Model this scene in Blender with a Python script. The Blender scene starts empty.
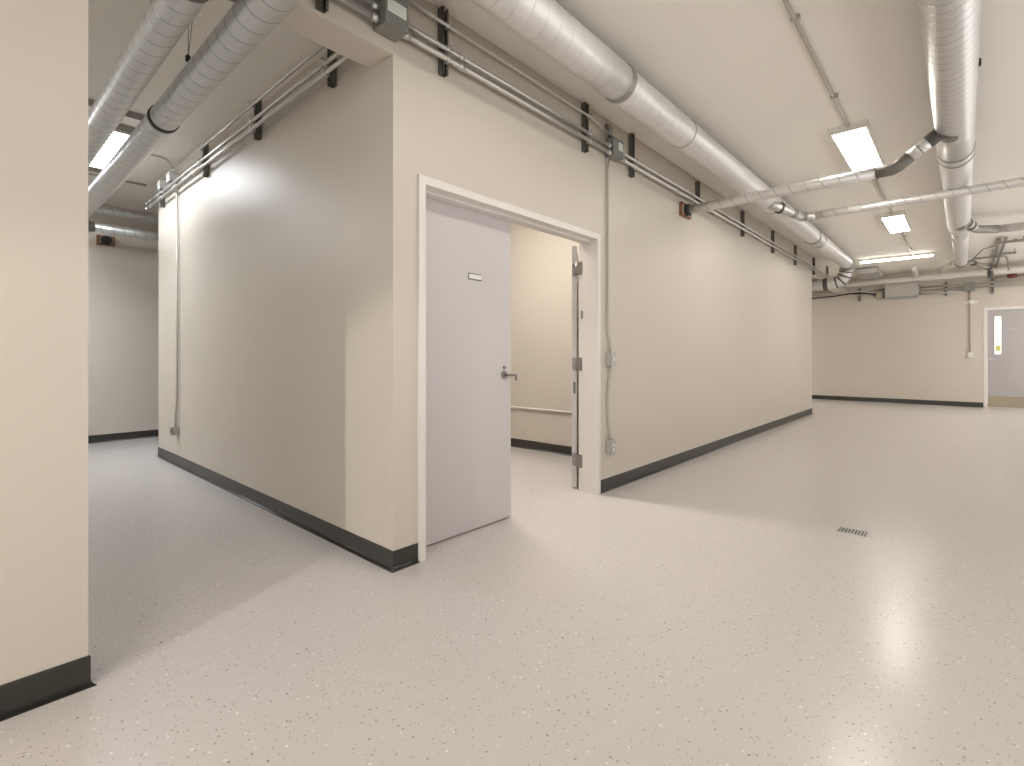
import bpy, bmesh, math, random
from mathutils import Vector, Matrix

SC = bpy.context.scene
COL = SC.collection
random.seed(4)

# ------------------------------------------------------------------ camera, world, lights, exposure
CAMZ = 1.2
YAW = math.degrees(math.atan(452 / 502.0))          # the long room axis lies this far right of the view
cam_data = bpy.data.cameras.new('camera')
cam_data.sensor_width = 36.0
cam_data.lens = 36.0 * 502.0 / 1024.0
cam_data.shift_y = -27.0 / 1024.0
cam_data.clip_start = 0.02
cam = bpy.data.objects.new('camera', cam_data)
COL.objects.link(cam)
cam.location = (0, 0, CAMZ)
cam.rotation_euler = (math.radians(90), 0, math.radians(YAW - 90))
SC.camera = cam

w = bpy.data.worlds.new('world')
w.use_nodes = True
_t = w.node_tree
_bg = _t.nodes['Background']
_bg.inputs[0].default_value = (1.0, 0.965, 0.92, 1)
# added ambient light through the open sides, stronger from below to lift the ceiling
_tc = _t.nodes.new('ShaderNodeTexCoord')
_sx = _t.nodes.new('ShaderNodeSeparateXYZ')
_mr = _t.nodes.new('ShaderNodeMapRange')
_mr.inputs['From Min'].default_value = -0.12
_mr.inputs['From Max'].default_value = 0.12
_mr.inputs['To Min'].default_value = 1.95
_mr.inputs['To Max'].default_value = 0.58
_t.links.new(_tc.outputs['Generated'], _sx.inputs[0])
_t.links.new(_sx.outputs[2], _mr.inputs['Value'])
_t.links.new(_mr.outputs[0], _bg.inputs[1])
SC.world = w

SC.view_settings.view_transform = 'Standard'
SC.view_settings.look = 'None'
SC.view_settings.exposure = 0.06
SC.view_settings.gamma = 1.0
SC.view_settings.use_curve_mapping = False
SC.cycles.max_bounces = 10
SC.cycles.diffuse_bounces = 6
SC.cycles.glossy_bounces = 4
SC.cycles.sample_clamp_indirect = 4.0
SC.cycles.use_denoising = True
SC.cycles.caustics_reflective = False
SC.cycles.caustics_refractive = False

WARM = (1.0, 0.95, 0.875)
COOL = (0.94, 0.98, 1.03)
PANEL_L = 24.0
HALL_L = 31.0
HALL_FILL_L = 85.0
FAR_FILL_L = 100.0
STRIP_L = 20.0
ROOM_L = 74.0

# added unseen spot left of the camera; cone edge shapes the hall wall patch
def patch_spot():
    t = 3.0
    P = Vector((1.2 * (0.277 - 1.103 * t), 1.2 * (1.98 - 0.43 * t), 0))
    g1 = Vector((1.654, 2.37, 1.2 + 0.481 * 1.2))
    g2 = Vector((1.654, 2.89, 1.2 + 0.305 * 1.2))
    slope = (g2.z - g1.z) / (g2.y - g1.y)
    P.z = g1.z + slope * (P.y - g1.y)
    a, b = (g1 - P).normalized(), (g2 - P).normalized()
    n = a.cross(b).normalized()
    if n.z > 0:
        n = -n
    m = (a + b).normalized()
    half = math.radians(70)
    cb = math.cos(half) / a.dot(m)
    ax = n * math.sqrt(1 - cb * cb) + m * cb
    d = bpy.data.lights.new('patch_spot', 'SPOT')
    d.energy = 350
    d.color = (1.0, 0.95, 0.86)
    d.spot_size = 2 * half
    d.spot_blend = 0.1
    d.shadow_soft_size = 0.035
    o = bpy.data.objects.new('patch_spot', d)
    COL.objects.link(o)
    o.location = P
    o.rotation_euler = ax.to_track_quat('-Z', 'Y').to_euler()
patch_spot()

# ------------------------------------------------------------------ materials
def new_mat(name):
    m = bpy.data.materials.new(name)
    m.use_nodes = True
    return m, m.node_tree, m.node_tree.nodes['Principled BSDF']

def N(t, kind, **kw):
    n = t.nodes.new(kind)
    for k, v in kw.items():
        setattr(n, k, v)
    return n

def L(t, a, b):
    t.links.new(a, b)

def mathn(t, op, a, b=None, c=None):
    n = N(t, 'ShaderNodeMath', operation=op)
    for i, v in enumerate((a, b, c)):
        if v is None:
            continue
        if isinstance(v, (int, float)):
            n.inputs[i].default_value = v
        else:
            L(t, v, n.inputs[i])
    return n.outputs[0]

def mixc(t, fac, a, b):
    n = N(t, 'ShaderNodeMix', data_type='RGBA')
    for i, v in ((0, fac), (6, a), (7, b)):
        if isinstance(v, (int, float)):
            n.inputs[i].default_value = v
        elif isinstance(v, tuple):
            n.inputs[i].default_value = (*v, 1)
        else:
            L(t, v, n.inputs[i])
    return n.outputs[2]

def plain(name, col, rough=0.5, metal=0.0, var=0.06, scale=6.0, bump=0.0, bscale=120.0, spec=0.5):
    m, t, b = new_mat(name)
    tc = N(t, 'ShaderNodeTexCoord')
    nz = N(t, 'ShaderNodeTexNoise')
    nz.inputs['Scale'].default_value = scale
    nz.inputs['Detail'].default_value = 4
    L(t, tc.outputs['Object'], nz.inputs['Vector'])
    lo = tuple(c * (1 - var) for c in col)
    hi = tuple(min(1, c * (1 + var)) for c in col)
    L(t, mixc(t, nz.outputs['Fac'], lo, hi), b.inputs['Base Color'])
    b.inputs['Roughness'].default_value = rough
    b.inputs['Metallic'].default_value = metal
    b.inputs['Specular IOR Level'].default_value = spec
    if bump:
        nb = N(t, 'ShaderNodeTexNoise')
        nb.inputs['Scale'].default_value = bscale
        L(t, tc.outputs['Object'], nb.inputs['Vector'])
        bp = N(t, 'ShaderNodeBump')
        bp.inputs['Strength'].default_value = bump
        bp.inputs['Distance'].default_value = 0.002
        L(t, nb.outputs['Fac'], bp.inputs['Height'])
        L(t, bp.outputs['Normal'], b.inputs['Normal'])
    return m

def glow(name, col, strength):
    m, t, b = new_mat(name)
    b.inputs['Base Color'].default_value = (0.9, 0.9, 0.88, 1)
    b.inputs['Emission Color'].default_value = (*col, 1)
    b.inputs['Emission Strength'].default_value = strength
    return m

def spiral_mat(name, col, rough, metal, pitch=0.137, seam=0.55, width=0.05):
    """spiral lock-seam sheet metal; the duct runs along the object's own X axis"""
    m, t, b = new_mat(name)
    tc = N(t, 'ShaderNodeTexCoord')
    sx = N(t, 'ShaderNodeSeparateXYZ')
    L(t, tc.outputs['Object'], sx.inputs[0])
    ang = mathn(t, 'DIVIDE', mathn(t, 'ARCTAN2', sx.outputs[1], sx.outputs[2]), 2 * math.pi)
    ph = mathn(t, 'FRACT', mathn(t, 'ADD', mathn(t, 'DIVIDE', sx.outputs[0], pitch), mathn(t, 'ADD', ang, 50.0)))
    dist = mathn(t, 'ABSOLUTE', mathn(t, 'SUBTRACT', ph, 0.5))
    line = mathn(t, 'SUBTRACT', 1.0, mathn(t, 'SMOOTH_MIN', mathn(t, 'DIVIDE', dist, width), 1.0, 0.2))
    line = mathn(t, 'MAXIMUM', line, 0.0)
    nz = N(t, 'ShaderNodeTexNoise')
    nz.inputs['Scale'].default_value = 9
    nz.inputs['Detail'].default_value = 5
    L(t, tc.outputs['Object'], nz.inputs['Vector'])
    base = mixc(t, nz.outputs['Fac'], tuple(c * 0.88 for c in col), tuple(min(1, c * 1.08) for c in col))
    dark = tuple(c * (1 - seam) for c in col)
    L(t, mixc(t, line, base, dark), b.inputs['Base Color'])
    b.inputs['Metallic'].default_value = metal
    L(t, mathn(t, 'ADD', mathn(t, 'MULTIPLY', nz.outputs['Fac'], 0.16), rough - 0.08), b.inputs['Roughness'])
    bp = N(t, 'ShaderNodeBump')
    bp.inputs['Strength'].default_value = 0.6
    bp.inputs['Distance'].default_value = 0.004
    wob = mathn(t, 'ADD', line, mathn(t, 'MULTIPLY', nz.outputs['Fac'], 0.25))
    L(t, wob, bp.inputs['Height'])
    L(t, bp.outputs['Normal'], b.inputs['Normal'])
    return m

def floor_mat():
    m, t, b = new_mat('speckled_epoxy')
    tc = N(t, 'ShaderNodeTexCoord')
    co = tc.outputs['Object']
    big = N(t, 'ShaderNodeTexNoise')
    big.inputs['Scale'].default_value = 0.9
    big.inputs['Detail'].default_value = 1
    L(t, co, big.inputs['Vector'])
    base = mixc(t, big.outputs['Fac'], (0.548, 0.517, 0.502), (0.562, 0.531, 0.516))
    for sc, thr, keep, colr in ((52, 0.24, 0.30, (0.22, 0.17, 0.15)), (80, 0.34, 0.45, (0.34, 0.28, 0.24)), (26, 0.13, 0.20, (0.12, 0.10, 0.09)), (60, 0.30, 0.2, (0.80, 0.77, 0.72))):
        v = N(t, 'ShaderNodeTexVoronoi')
        v.inputs['Scale'].default_value = sc
        L(t, co, v.inputs['Vector'])
        s2 = N(t, 'ShaderNodeSeparateColor')
        L(t, v.outputs['Color'], s2.inputs[0])
        rad = mathn(t, 'MULTIPLY', s2.outputs[1], thr)
        mask = mathn(t, 'MULTIPLY', mathn(t, 'LESS_THAN', v.outputs['Distance'], rad), mathn(t, 'LESS_THAN', s2.outputs[0], keep))
        base = mixc(t, mathn(t, 'MULTIPLY', mask, 0.75), base, colr)
    L(t, base, b.inputs['Base Color'])
    b.inputs['Roughness'].default_value = 0.23
    b.inputs['Specular IOR Level'].default_value = 0.42
    return m

M = {}
M['wall'] = plain('cream_paint', (0.578, 0.530, 0.462), 0.42, var=0.02, scale=1.5, bump=0.10, bscale=90, spec=0.33)
M['ceiling'] = plain('ceiling_paint', (0.90, 0.868, 0.81), 0.75, var=0.02, scale=2)
M['floor'] = floor_mat()
M['trim'] = plain('white_enamel', (0.71, 0.68, 0.645), 0.38, var=0.02)
M['door'] = plain('grey_door_paint', (0.55, 0.525, 0.525), 0.4, var=0.02, scale=3)
M['door_far'] = plain('darker_grey_door_paint', (0.40, 0.378, 0.375), 0.42, var=0.02, scale=3)
M['base'] = plain('black_vinyl', (0.030, 0.028, 0.024), 0.36, var=0.35, scale=7)
M['duct'] = spiral_mat('galvanised_spiral', (0.66, 0.66, 0.65), 0.36, 0.75)
M['duct_close'] = spiral_mat('galvanised_spiral_close', (0.66, 0.66, 0.65), 0.36, 0.75, pitch=0.088)
M['duct_branch'] = spiral_mat('galvanised_spiral_branch', (0.74, 0.73, 0.71), 0.38, 0.5, seam=0.45)
M['duct_hall'] = spiral_mat('galvanised_spiral_dull', (0.60, 0.61, 0.60), 0.38, 0.7, pitch=0.118, seam=0.6)
M['duct_pale'] = spiral_mat('galvanised_spiral_pale', (0.70, 0.69, 0.68), 0.42, 0.45, pitch=0.118, seam=0.17, width=0.05)
M['galv'] = plain('galvanised_steel', (0.62, 0.62, 0.61), 0.36, 0.8, var=0.1, scale=12)
M['fitting'] = plain('dull_zinc', (0.30, 0.285, 0.26), 0.5, 0.45, var=0.25, scale=25)
M['flex'] = plain('dark_flexible_sleeve', (0.17, 0.16, 0.145), 0.55, 0.3, var=0.3, scale=40)
M['sealant'] = plain('dark_duct_sealant', (0.085, 0.08, 0.075), 0.65, 0.0, var=0.3, scale=30)
M['strut'] = plain('strut_steel', (0.135, 0.13, 0.112), 0.45, 0.3, var=0.25, scale=20)
M['conduit'] = plain('conduit_steel', (0.60, 0.59, 0.56), 0.34, 0.75, var=0.1, scale=14)
M['conduit_grey'] = plain('dull_conduit', (0.45, 0.415, 0.36), 0.45, 0.1, var=0.08, scale=14)
M['box'] = plain('grey_box_paint', (0.225, 0.225, 0.205), 0.45, 0.1, var=0.08, scale=10)
M['boxlight'] = plain('pale_box_steel', (0.46, 0.455, 0.44), 0.42, 0.3, var=0.06, scale=10)
M['panelbox'] = plain('flat_box_paint', (0.47, 0.45, 0.42), 0.45, 0.1, var=0.06, scale=8)
M['label'] = plain('white_label', (0.72, 0.74, 0.68), 0.5, var=0.05)
M['ink'] = plain('label_ink', (0.12, 0.12, 0.12), 0.6)
M['black'] = plain('black_rubber', (0.02, 0.02, 0.02), 0.5)
M['wood'] = plain('orange_brown_putty', (0.25, 0.125, 0.06), 0.6, var=0.25, scale=30)
M['steel'] = plain('brushed_steel', (0.50, 0.48, 0.46), 0.3, 0.9, var=0.06, scale=30)
M['hinge'] = plain('satin_hinge_steel', (0.27, 0.25, 0.24), 0.42, 0.6, var=0.06, scale=30)
M['kick'] = plain('kick_plate_steel', (0.36, 0.31, 0.23), 0.35, 0.7, var=0.1, scale=5)
M['plastic'] = plain('white_plastic', (0.74, 0.73, 0.68), 0.4)
M['red'] = plain('red_paint', (0.13, 0.010, 0.009), 0.45)
M['yellow'] = plain('yellow_green_sticker', (0.62, 0.62, 0.16), 0.5)
M['pipe'] = plain('painted_pipe_wrap', (0.60, 0.57, 0.52), 0.5, var=0.05, scale=8)
M['lamp_frame'] = plain('lamp_frame_white', (0.78, 0.76, 0.70), 0.45)
M['panel'] = glow('lit_panel', WARM, PANEL_L)
M['panel_hall'] = glow('lit_panel_hall', COOL, HALL_L)
M['panel_strip'] = glow('lit_strip', WARM, STRIP_L)
M['hall_far_fill'] = glow('added_hall_far_fill', COOL, HALL_FILL_L)  # strong emission for the added unseen hall panel
M['far_fill'] = glow('added_far_fill', WARM, FAR_FILL_L)  # strong emission for the two added panels near the back wall
M['panel_room'] = glow('lit_panel_store', (1.0, 0.94, 0.87), ROOM_L)
M['lit_glass'] = glow('lit_frosted_glass', (1.0, 0.96, 0.88), 0.55)
M['groove'] = plain('drain_dark', (0.05, 0.047, 0.042), 0.7)

# ------------------------------------------------------------------ mesh building
WORLD = {}

def tag(o, label=None, cat=None, group=None, kind=None):
    for k, v in (('label', label), ('category', cat), ('group', group), ('kind', kind)):
        if v:
            o[k] = v
    return o

def thing(name, loc, label, cat, group=None, kind=None):
    o = bpy.data.objects.new(name, None)
    o.empty_display_size = 0.1
    COL.objects.link(o)
    o.location = loc
    WORLD[o] = Vector(loc)
    return tag(o, label, cat, group, kind)

def fillet(pts, R, n=6):
    pts = [Vector(p) for p in pts]
    if R <= 0 or len(pts) < 3:
        return pts
    out = [pts[0]]
    for i in range(1, len(pts) - 1):
        p, a, b = pts[i], pts[i - 1], pts[i + 1]
        u, v = (a - p), (b - p)
        lu, lv = u.length, v.length
        u.normalize(); v.normalize()
        ang = u.angle(v)
        if abs(ang - math.pi) < 1e-3:
            out.append(p)
            continue
        d = min(R / math.tan(ang / 2), lu * 0.49, lv * 0.49)
        r = d * math.tan(ang / 2)
        s, e = p + u * d, p + v * d
        c = p + (u + v).normalized() * (r / math.sin(ang / 2))
        s0, e0 = s - c, e - c
        th = s0.angle(e0)
        ax = s0.cross(e0).normalized()
        for k in range(n + 1):
            out.append(c + Matrix.Rotation(th * k / n, 3, ax) @ s0)
    out.append(pts[-1])
    return out

class MB:
    def __init__(s):
        s.bm = bmesh.new()

    def box(s, x0, x1, y0, y1, z0, z1, bev=0.0):
        r = bmesh.ops.create_cube(s.bm, size=1.0)
        vs = r['verts']
        for v in vs:
            v.co = Vector((x0 + (v.co.x + .5) * (x1 - x0), y0 + (v.co.y + .5) * (y1 - y0), z0 + (v.co.z + .5) * (z1 - z0)))
        if bev > 0:
            es = list({e for v in vs for e in v.link_edges})
            bmesh.ops.bevel(s.bm, geom=es, offset=bev, segments=2, affect='EDGES', clamp_overlap=True)
        return s

    def tube(s, pts, r, seg=16, fil=0.0, n=6, cap=True):
        pts = fillet(pts, fil, n)
        rs = r if isinstance(r, (list, tuple)) else [r] * len(pts)
        rings = []
        up = None
        for i, p in enumerate(pts):
            a = pts[i] - pts[i - 1] if i else pts[1] - pts[0]
            b = pts[i + 1] - pts[i] if i < len(pts) - 1 else a
            d = (a.normalized() + b.normalized()).normalized()
            if up is None:
                up = Vector((0, 0, 1)) if abs(d.z) < 0.9 else Vector((1, 0, 0))
            x = up.cross(d).normalized()
            up = d.cross(x).normalized()
            rings.append([s.bm.verts.new(p + (x * math.cos(2 * math.pi * k / seg) + up * math.sin(2 * math.pi * k / seg)) * rs[i]) for k in range(seg)])
        for i in range(len(rings) - 1):
            for k in range(seg):
                f = s.bm.faces.new((rings[i][k], rings[i][(k + 1) % seg], rings[i + 1][(k + 1) % seg], rings[i + 1][k]))
                f.smooth = True
        if cap:
            s.bm.faces.new(list(reversed(rings[0])))
            s.bm.faces.new(rings[-1])
        return s

    def prism(s, poly, axis, a, b):
        """extrude a 2D outline along an axis (0, 1 or 2) from a to b"""
        def P(u, v, w_):
            q = [u, v]
            q.insert(axis, w_)
            return Vector(q)
        A = [s.bm.verts.new(P(u, v, a)) for u, v in poly]
        B = [s.bm.verts.new(P(u, v, b)) for u, v in poly]
        s.bm.faces.new(A)
        s.bm.faces.new(list(reversed(B)))
        k = len(poly)
        for i in range(k):
            s.bm.faces.new((A[i], B[i], B[(i + 1) % k], A[(i + 1) % k]))
        return s

    def build(s, name, mat, parent=None, smooth=False):
        bmesh.ops.recalc_face_normals(s.bm, faces=s.bm.faces[:])
        me = bpy.data.meshes.new(name)
        if parent is not None:
            org = WORLD[parent]
        else:
            co = [v.co for v in s.bm.verts]
            lo = Vector([min(c[i] for c in co) for i in range(3)])
            hi = Vector([max(c[i] for c in co) for i in range(3)])
            org = Vector(((lo.x + hi.x) / 2, (lo.y + hi.y) / 2, lo.z))
        for v in s.bm.verts:
            v.co -= org
        if smooth:
            for f in s.bm.faces:
                f.smooth = True
        s.bm.to_mesh(me)
        s.bm.free()
        me.materials.append(mat)
        o = bpy.data.objects.new(name, me)
        COL.objects.link(o)
        if parent is not None:
            o.parent = parent
            o.location = (0, 0, 0)
            WORLD[o] = WORLD[parent]
        else:
            o.location = org
            WORLD[o] = org.copy()
        return o

def struct(name, mb, mat, label, cat, origin_zero=False):
    o = mb.build(name, mat)
    if origin_zero:
        o.data.transform(Matrix.Translation(o.location))
        o.location = (0, 0, 0)
        WORLD[o] = Vector((0, 0, 0))
    return tag(o, label, cat, None, 'structure')

def spiral(name, p0, p1, r, mat, parent, seg=40):
    """straight duct length whose own X axis runs along it"""
    p0, p1 = Vector(p0), Vector(p1)
    d = p1 - p0
    m = MB()
    n = max(2, int(d.length / 0.5))
    m.tube([Vector((d.length * i / n, 0, 0)) for i in range(n + 1)], r, seg)
    bmesh.ops.recalc_face_normals(m.bm, faces=m.bm.faces[:])
    me = bpy.data.meshes.new(name)
    m.bm.to_mesh(me)
    m.bm.free()
    me.materials.append(mat)
    o = bpy.data.objects.new(name, me)
    COL.objects.link(o)
    o.parent = parent
    rot = d.to_track_quat('X', 'Z').to_matrix().to_4x4()
    o.matrix_basis = Matrix.Translation(p0 - WORLD[parent]) @ rot
    WORLD[o] = WORLD[parent]
    return o

def band(name, p, axis, r, width, mat, parent, label=None):
    a = Vector(axis).normalized()
    p = Vector(p)
    e = width * 0.12
    o = MB().tube([p - a * width / 2, p - a * (width / 2 - e), p + a * (width / 2 - e), p + a * width / 2], [r - 0.004, r, r, r - 0.004], 40).build(name, mat, parent)
    if label:
        o['label'] = label
    return o

# ------------------------------------------------------------------ the room shell
H = 3.3144
WY = 2.37          # wall with the double door
WT = 2.59
WD = 2.548         # back face of the thinner wall round the door
HB = 2.885         # underside of the beam over the two openings
LX = 1.640         # hall wall
BX = 16.1
FAR = 8.9
RY = -3.7
NX = -6.0
DX0, DX1, DH = 1.855, 3.72, 2.21

struct('floor', MB().box(NX, BX + 1.2, RY, FAR + .2, -0.1, 0), M['floor'], 'pale speckled glossy epoxy floor running through room and hall', 'floor', True)
struct('ceiling', MB().box(NX, BX + 1.2, RY, FAR + .2, H, H + .1), M['ceiling'], 'smooth cream painted ceiling carrying ducts and lights', 'ceiling', True)
wd = MB()
wd.box(NX, 0.326, WY, WT, 0, H)                       # piece left of the hall
wd.box(0.326, LX, WY, WT, HB, H)                      # over the hall
wd.box(LX, DX0 - .02, WY, WD, 0, H)
wd.box(DX0 - .02, DX1 + .02, WY, WD, DH + .02, H)
wd.box(DX1 + .02, 12.03, WY, WD, 0, H)
wd.box(12.03, BX, WY, WT, HB, H)                      # over the far opening
struct('wall_front', wd, M['wall'], 'long cream wall with the grey double door and a beam over the hall opening', 'wall')
struct('wall_hall', MB().box(LX, LX + .18, WD, 7.19, 0, H), M['wall'], 'cream side wall of the hall left of the double door', 'wall')
struct('wall_store_back', MB().box(LX + .18, 12.03, 7.01, 7.19, 0, H), M['wall'], 'cream back wall of the room behind the double door', 'wall')
struct('wall_store_side', MB().box(4.96, 5.14, WD, 7.01, 0, H), M['wall'], 'warm lit cream wall seen through the open door leaf', 'wall')
struct('wall_end', MB().box(11.85, 12.03, WD, 7.01, 0, H), M['wall'], 'cream end wall at the far opening', 'wall')
struct('wall_far_left', MB().box(NX, BX, FAR, FAR + .2, 0, H), M['wall'], 'pale wall across the far end of the hall', 'wall')
BD0, BD1, BDH = -0.40, -1.34, 2.265
wb = MB()
wb.box(BX, BX + .2, BD0 + .01, FAR, 0, H)
wb.box(BX, BX + .2, RY, BD1 - .01, 0, H)
wb.box(BX, BX + .2, BD1 - .01, BD0 + .01, BDH + .01, H)
struct('wall_back', wb, M['wall'], 'cream wall across the far end of the main room', 'wall')

BH = 0.110
def baseboard(name, p0, p1, nrm, label, ext0=0.0, ext1=0.0, toe=1.0):
    """cove base along p0-p1, standing off the wall in direction nrm, with a rounded toe"""
    p0, p1, nrm = Vector((*p0, 0)), Vector((*p1, 0)), Vector((*nrm, 0))
    d = (p1 - p0).normalized()
    prof = [(0, BH), (0.0045, BH), (0.006, BH - .003), (0.006, 0.022), (0.008, 0.014), (0.013, 0.007), (0.020, 0.004), (0.021, 0.0), (0, 0)]
    prof = [(u * toe, z) for u, z in prof]
    m = MB()
    rows = []
    for p, e in ((p0 - d * ext0, -ext0), (p1 + d * ext1, ext1)):
        row = []
        for u, z in prof:
            # outer corners are mitred: the toe runs on by its own depth
            q = p + nrm * u + Vector((0, 0, z))
            if e < 0:
                q = q + d * (ext0 - u)
            elif e > 0:
                q = q - d * (ext1 - u)
            row.append(m.bm.verts.new(q))
        rows.append(row)
    k = len(prof)
    for i in range(k):
        f = m.bm.faces.new((rows[0][i], rows[0][(i + 1) % k], rows[1][(i + 1) % k], rows[1][i]))
        f.smooth = 3 <= i <= 6
    m.bm.faces.new(rows[0]); m.bm.faces.new(list(reversed(rows[1])))
    return struct(name, m, M['base'], label, 'baseboard')

baseboard('baseboard_pillar', (NX, WY), (0.326, WY), (0, -1), 'black rubber baseboard on the nearest wall end at far left', 0, 0.004)
baseboard('baseboard_hall', (LX, WY), (LX, 7.19), (-1, 0), 'black rubber baseboard along the hall wall', 0.03, 0)
baseboard('baseboard_corner', (LX, WY), (1.815, WY), (0, -1), 'short black baseboard between the wall corner and the door frame', 0.03, 0)
baseboard('baseboard_front', (3.767, WY), (12.03, WY), (0, -1), 'dark baseboard along the long wall right of the door', 0, 0)
baseboard('baseboard_far_left', (-1.7, FAR), (BX, FAR), (0, -1), 'black baseboard across the far end of the hall')
baseboard('baseboard_back', (BX, -0.335), (BX, FAR), (-1, 0), 'black baseboard across the far wall left of the grey door')
baseboard('baseboard_back_right', (BX, RY), (BX, -1.41), (-1, 0), 'black baseboard on the far wall right of the grey door')
baseboard('baseboard_store', (4.96, WD), (4.96, 7.01), (-1, 0), 'dark baseboard of the room behind the open door leaf')
baseboard('baseboard_pillar_end', (0.326, WY), (0.326, WT), (1, 0), 'black baseboard round the end of the nearest wall', 0, 0, .35)

# ------------------------------------------------------------------ double door: frame, closed leaf, open leaf
fr = MB()
cw = 0.048
fy0, fy1 = 2.352, 2.549
def u_frame(mb, axis, a, b, x0, x1, top, wl, wr, wt):
    """three-sided frame round an opening x0-x1 x top as one closed outline"""
    poly = [(x0 - wl, 0), (x0, 0), (x0, top), (x1, top), (x1, 0), (x1 + wr, 0), (x1 + wr, top + wt), (x0 - wl, top + wt)]
    mb.prism(poly, axis, a, b)
u_frame(fr, 1, fy0, WY + .003, DX0, DX1, DH, cw, .046, cw)          # face casing
u_frame(fr, 1, WY + .003, fy1, DX0, DX1, DH, .0195, .0195, .0195)   # jambs and head
# stops
fr.box(DX0 - .001, DX0 + .016, 2.43, 2.499, 0, DH - .016)
fr.box(DX0 - .001, DX1 + .001, 2.43, 2.499, DH - .016, DH + .001)
frame = struct('trim_1', fr, M['trim'], 'white steel frame around the open double door', 'door frame')

dl = MB().box(1.862, 2.768, 2.503, 2.548, 0.010, 2.197, 0.002)
leaf = struct('door_1', dl, M['door'], 'closed grey leaf of the double door with a lever and small sign', 'door')
# sign holder
sp = MB().box(2.335, 2.457, 2.498, 2.5035, 1.722, 1.766).build('sign_holder', M['ink'], leaf)
MB().box(2.338, 2.454, 2.4955, 2.4985, 1.7285, 1.7595).build('sign_insert', M['plastic'], sp)
# lever handle
hx, hz = 2.692, 1.062
hd = MB()
hd.tube([(hx, 2.504, hz), (hx, 2.495, hz), (hx, 2.493, hz)], [0.029, 0.029, 0.025], 24)
hd.tube([(hx, 2.496, hz), (hx, 2.440, hz), (hx + .062, 2.440, hz), (hx + .066, 2.444, hz - .040)], 0.0095, 12, 0.016)
hd.build('door_lever', M['hinge'], leaf)
hd = MB()
hd.tube([(hx, 2.547, hz), (hx, 2.557, hz), (hx, 2.559, hz)], [0.029, 0.029, 0.025], 24)
hd.tube([(hx, 2.556, hz), (hx, 2.611, hz), (hx - .098, 2.611, hz), (hx - .104, 2.604, hz - .03)], 0.0095, 12, 0.016)
hd.build('door_lever', M['hinge'], leaf)
MB().box(2.7675, 2.7695, 2.513, 2.538, hz - .09, hz + .09).build('latch_plate', M['steel'], leaf)
MB().box(2.769, 2.781, 2.517, 2.533, hz - .012, hz + .012, .003).build('latch_bolt', M['steel'], leaf)
MB().tube([(hx, 2.504, hz + .055), (hx, 2.492, hz + .055), (hx, 2.490, hz + .055)], [0.012, 0.012, 0.010], 16).build('lock_cylinder', M['hinge'], leaf)

# open leaf: swung about its hinge on the right jamb, we look along it
hp = Vector((3.772, 2.606, 0))
an = math.radians(33.3)
leaf2 = thing('door_2', (hp.x, hp.y, 0), 'grey door leaf swung wide open, seen edge on at right jamb', 'door', None, 'structure')
leaf2.rotation_euler = (0, 0, an)
def child_local(mb, name, mat, parent):
    o = mb.build(name, mat)
    o.data.transform(Matrix.Translation(o.location))
    o.parent = parent
    o.location = (0, 0, 0)
    WORLD[o] = WORLD[parent]
    return o
lv = child_local(MB().box(0.0, 0.925, -0.0, 0.045, 0.010, 2.197, 0.002), 'leaf_panel', M['door'], leaf2)
for z in (1.98, 1.128, 0.265):
    hg = MB()
    hg.box(-0.003, 0.0005, 0.004, 0.042, z - .058, z + .058)
    child_local(hg, 'hinge_plate', M['hinge'], leaf2)
child_local(MB().box(-0.002, 0.0005, 0.012, 0.032, 0.86, 0.965, .0005), 'latch_plate', M['ink'], leaf2)
# hinge knuckles and jamb plates belong to the frame
for z in (1.98, 1.128, 0.265):
    hg = MB()
    hg.box(DX1 - .0025, DX1 + .002, 2.512, 2.549, z - .058, z + .058)
    hg.box(DX1 - .0025, DX1 + .002, 2.548, 2.575, z - .058, z + .058)
    hg.tube([(DX1 + .008, 2.580, z - .058), (DX1 + .008, 2.580, z + .058)], 0.0085, 14)
    hg.build('hinge', M['hinge'], frame)
MB().box(DX1 - .003, DX1 + .001, 2.505, 2.525, 1.53, 1.60, .0008).build('strike_plate', M['hinge'], frame)

# dado conduit inside the store
tag(MB().tube([(4.945, 2.60, 0.525), (4.945, 6.98, 0.525)], 0.0125, 12).build('conduit', M['plastic']),
    'thin cream surface conduit low on the wall behind the open door', 'conduit')

# ------------------------------------------------------------------ far grey door
bf = MB()
BXF = BX - .012
u_frame(bf, 0, BXF, BX + .003, BD1, BD0, BDH, .062, .062, .06)
u_frame(bf, 0, BX + .003, BX + .10, BD1, BD0, BDH, .0095, .0095, .0095)
bf.box(BXF + .01, BX + .10, BD1, BD0, 0.0, 0.012)
struct('trim_2', bf, M['trim'], 'cream steel frame around the far grey door', 'door frame')
BLX = BX + .035
bdm = MB()
W0, W1, WZ0, WZ1 = -0.648, -0.522, 1.235, 2.125
y_l, y_r = BD0 - .006, BD1 + .006
bdm.box(BLX, BLX + .045, W1, y_l, 0.014, BDH - .005)
bdm.box(BLX, BLX + .045, y_r, W0, 0.014, BDH - .005)
bdm.box(BLX, BLX + .045, W0, W1, 0.014, WZ0)
bdm.box(BLX, BLX + .045, W0, W1, WZ1, BDH - .005)
bd = struct('door_3', bdm, M['door_far'], 'far grey door with a narrow lit window and a metal kick plate', 'door')
MB().box(BLX + .012, BLX + .022, W0, W1, WZ0, WZ1).build('window_pane', M['lit_glass'], bd)
vf = MB()
for a in ((W0 - .012, W0 + .004, WZ0 - .012, WZ1 + .012), (W1 - .004, W1 + .012, WZ0 - .012, WZ1 + .012), (W0, W1, WZ0 - .012, WZ0 + .004), (W0, W1, WZ1 - .004, WZ1 + .012)):
    vf.box(BLX - .006, BLX + .012, *a)
vf.build('window_frame', M['door_far'], bd)
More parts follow.
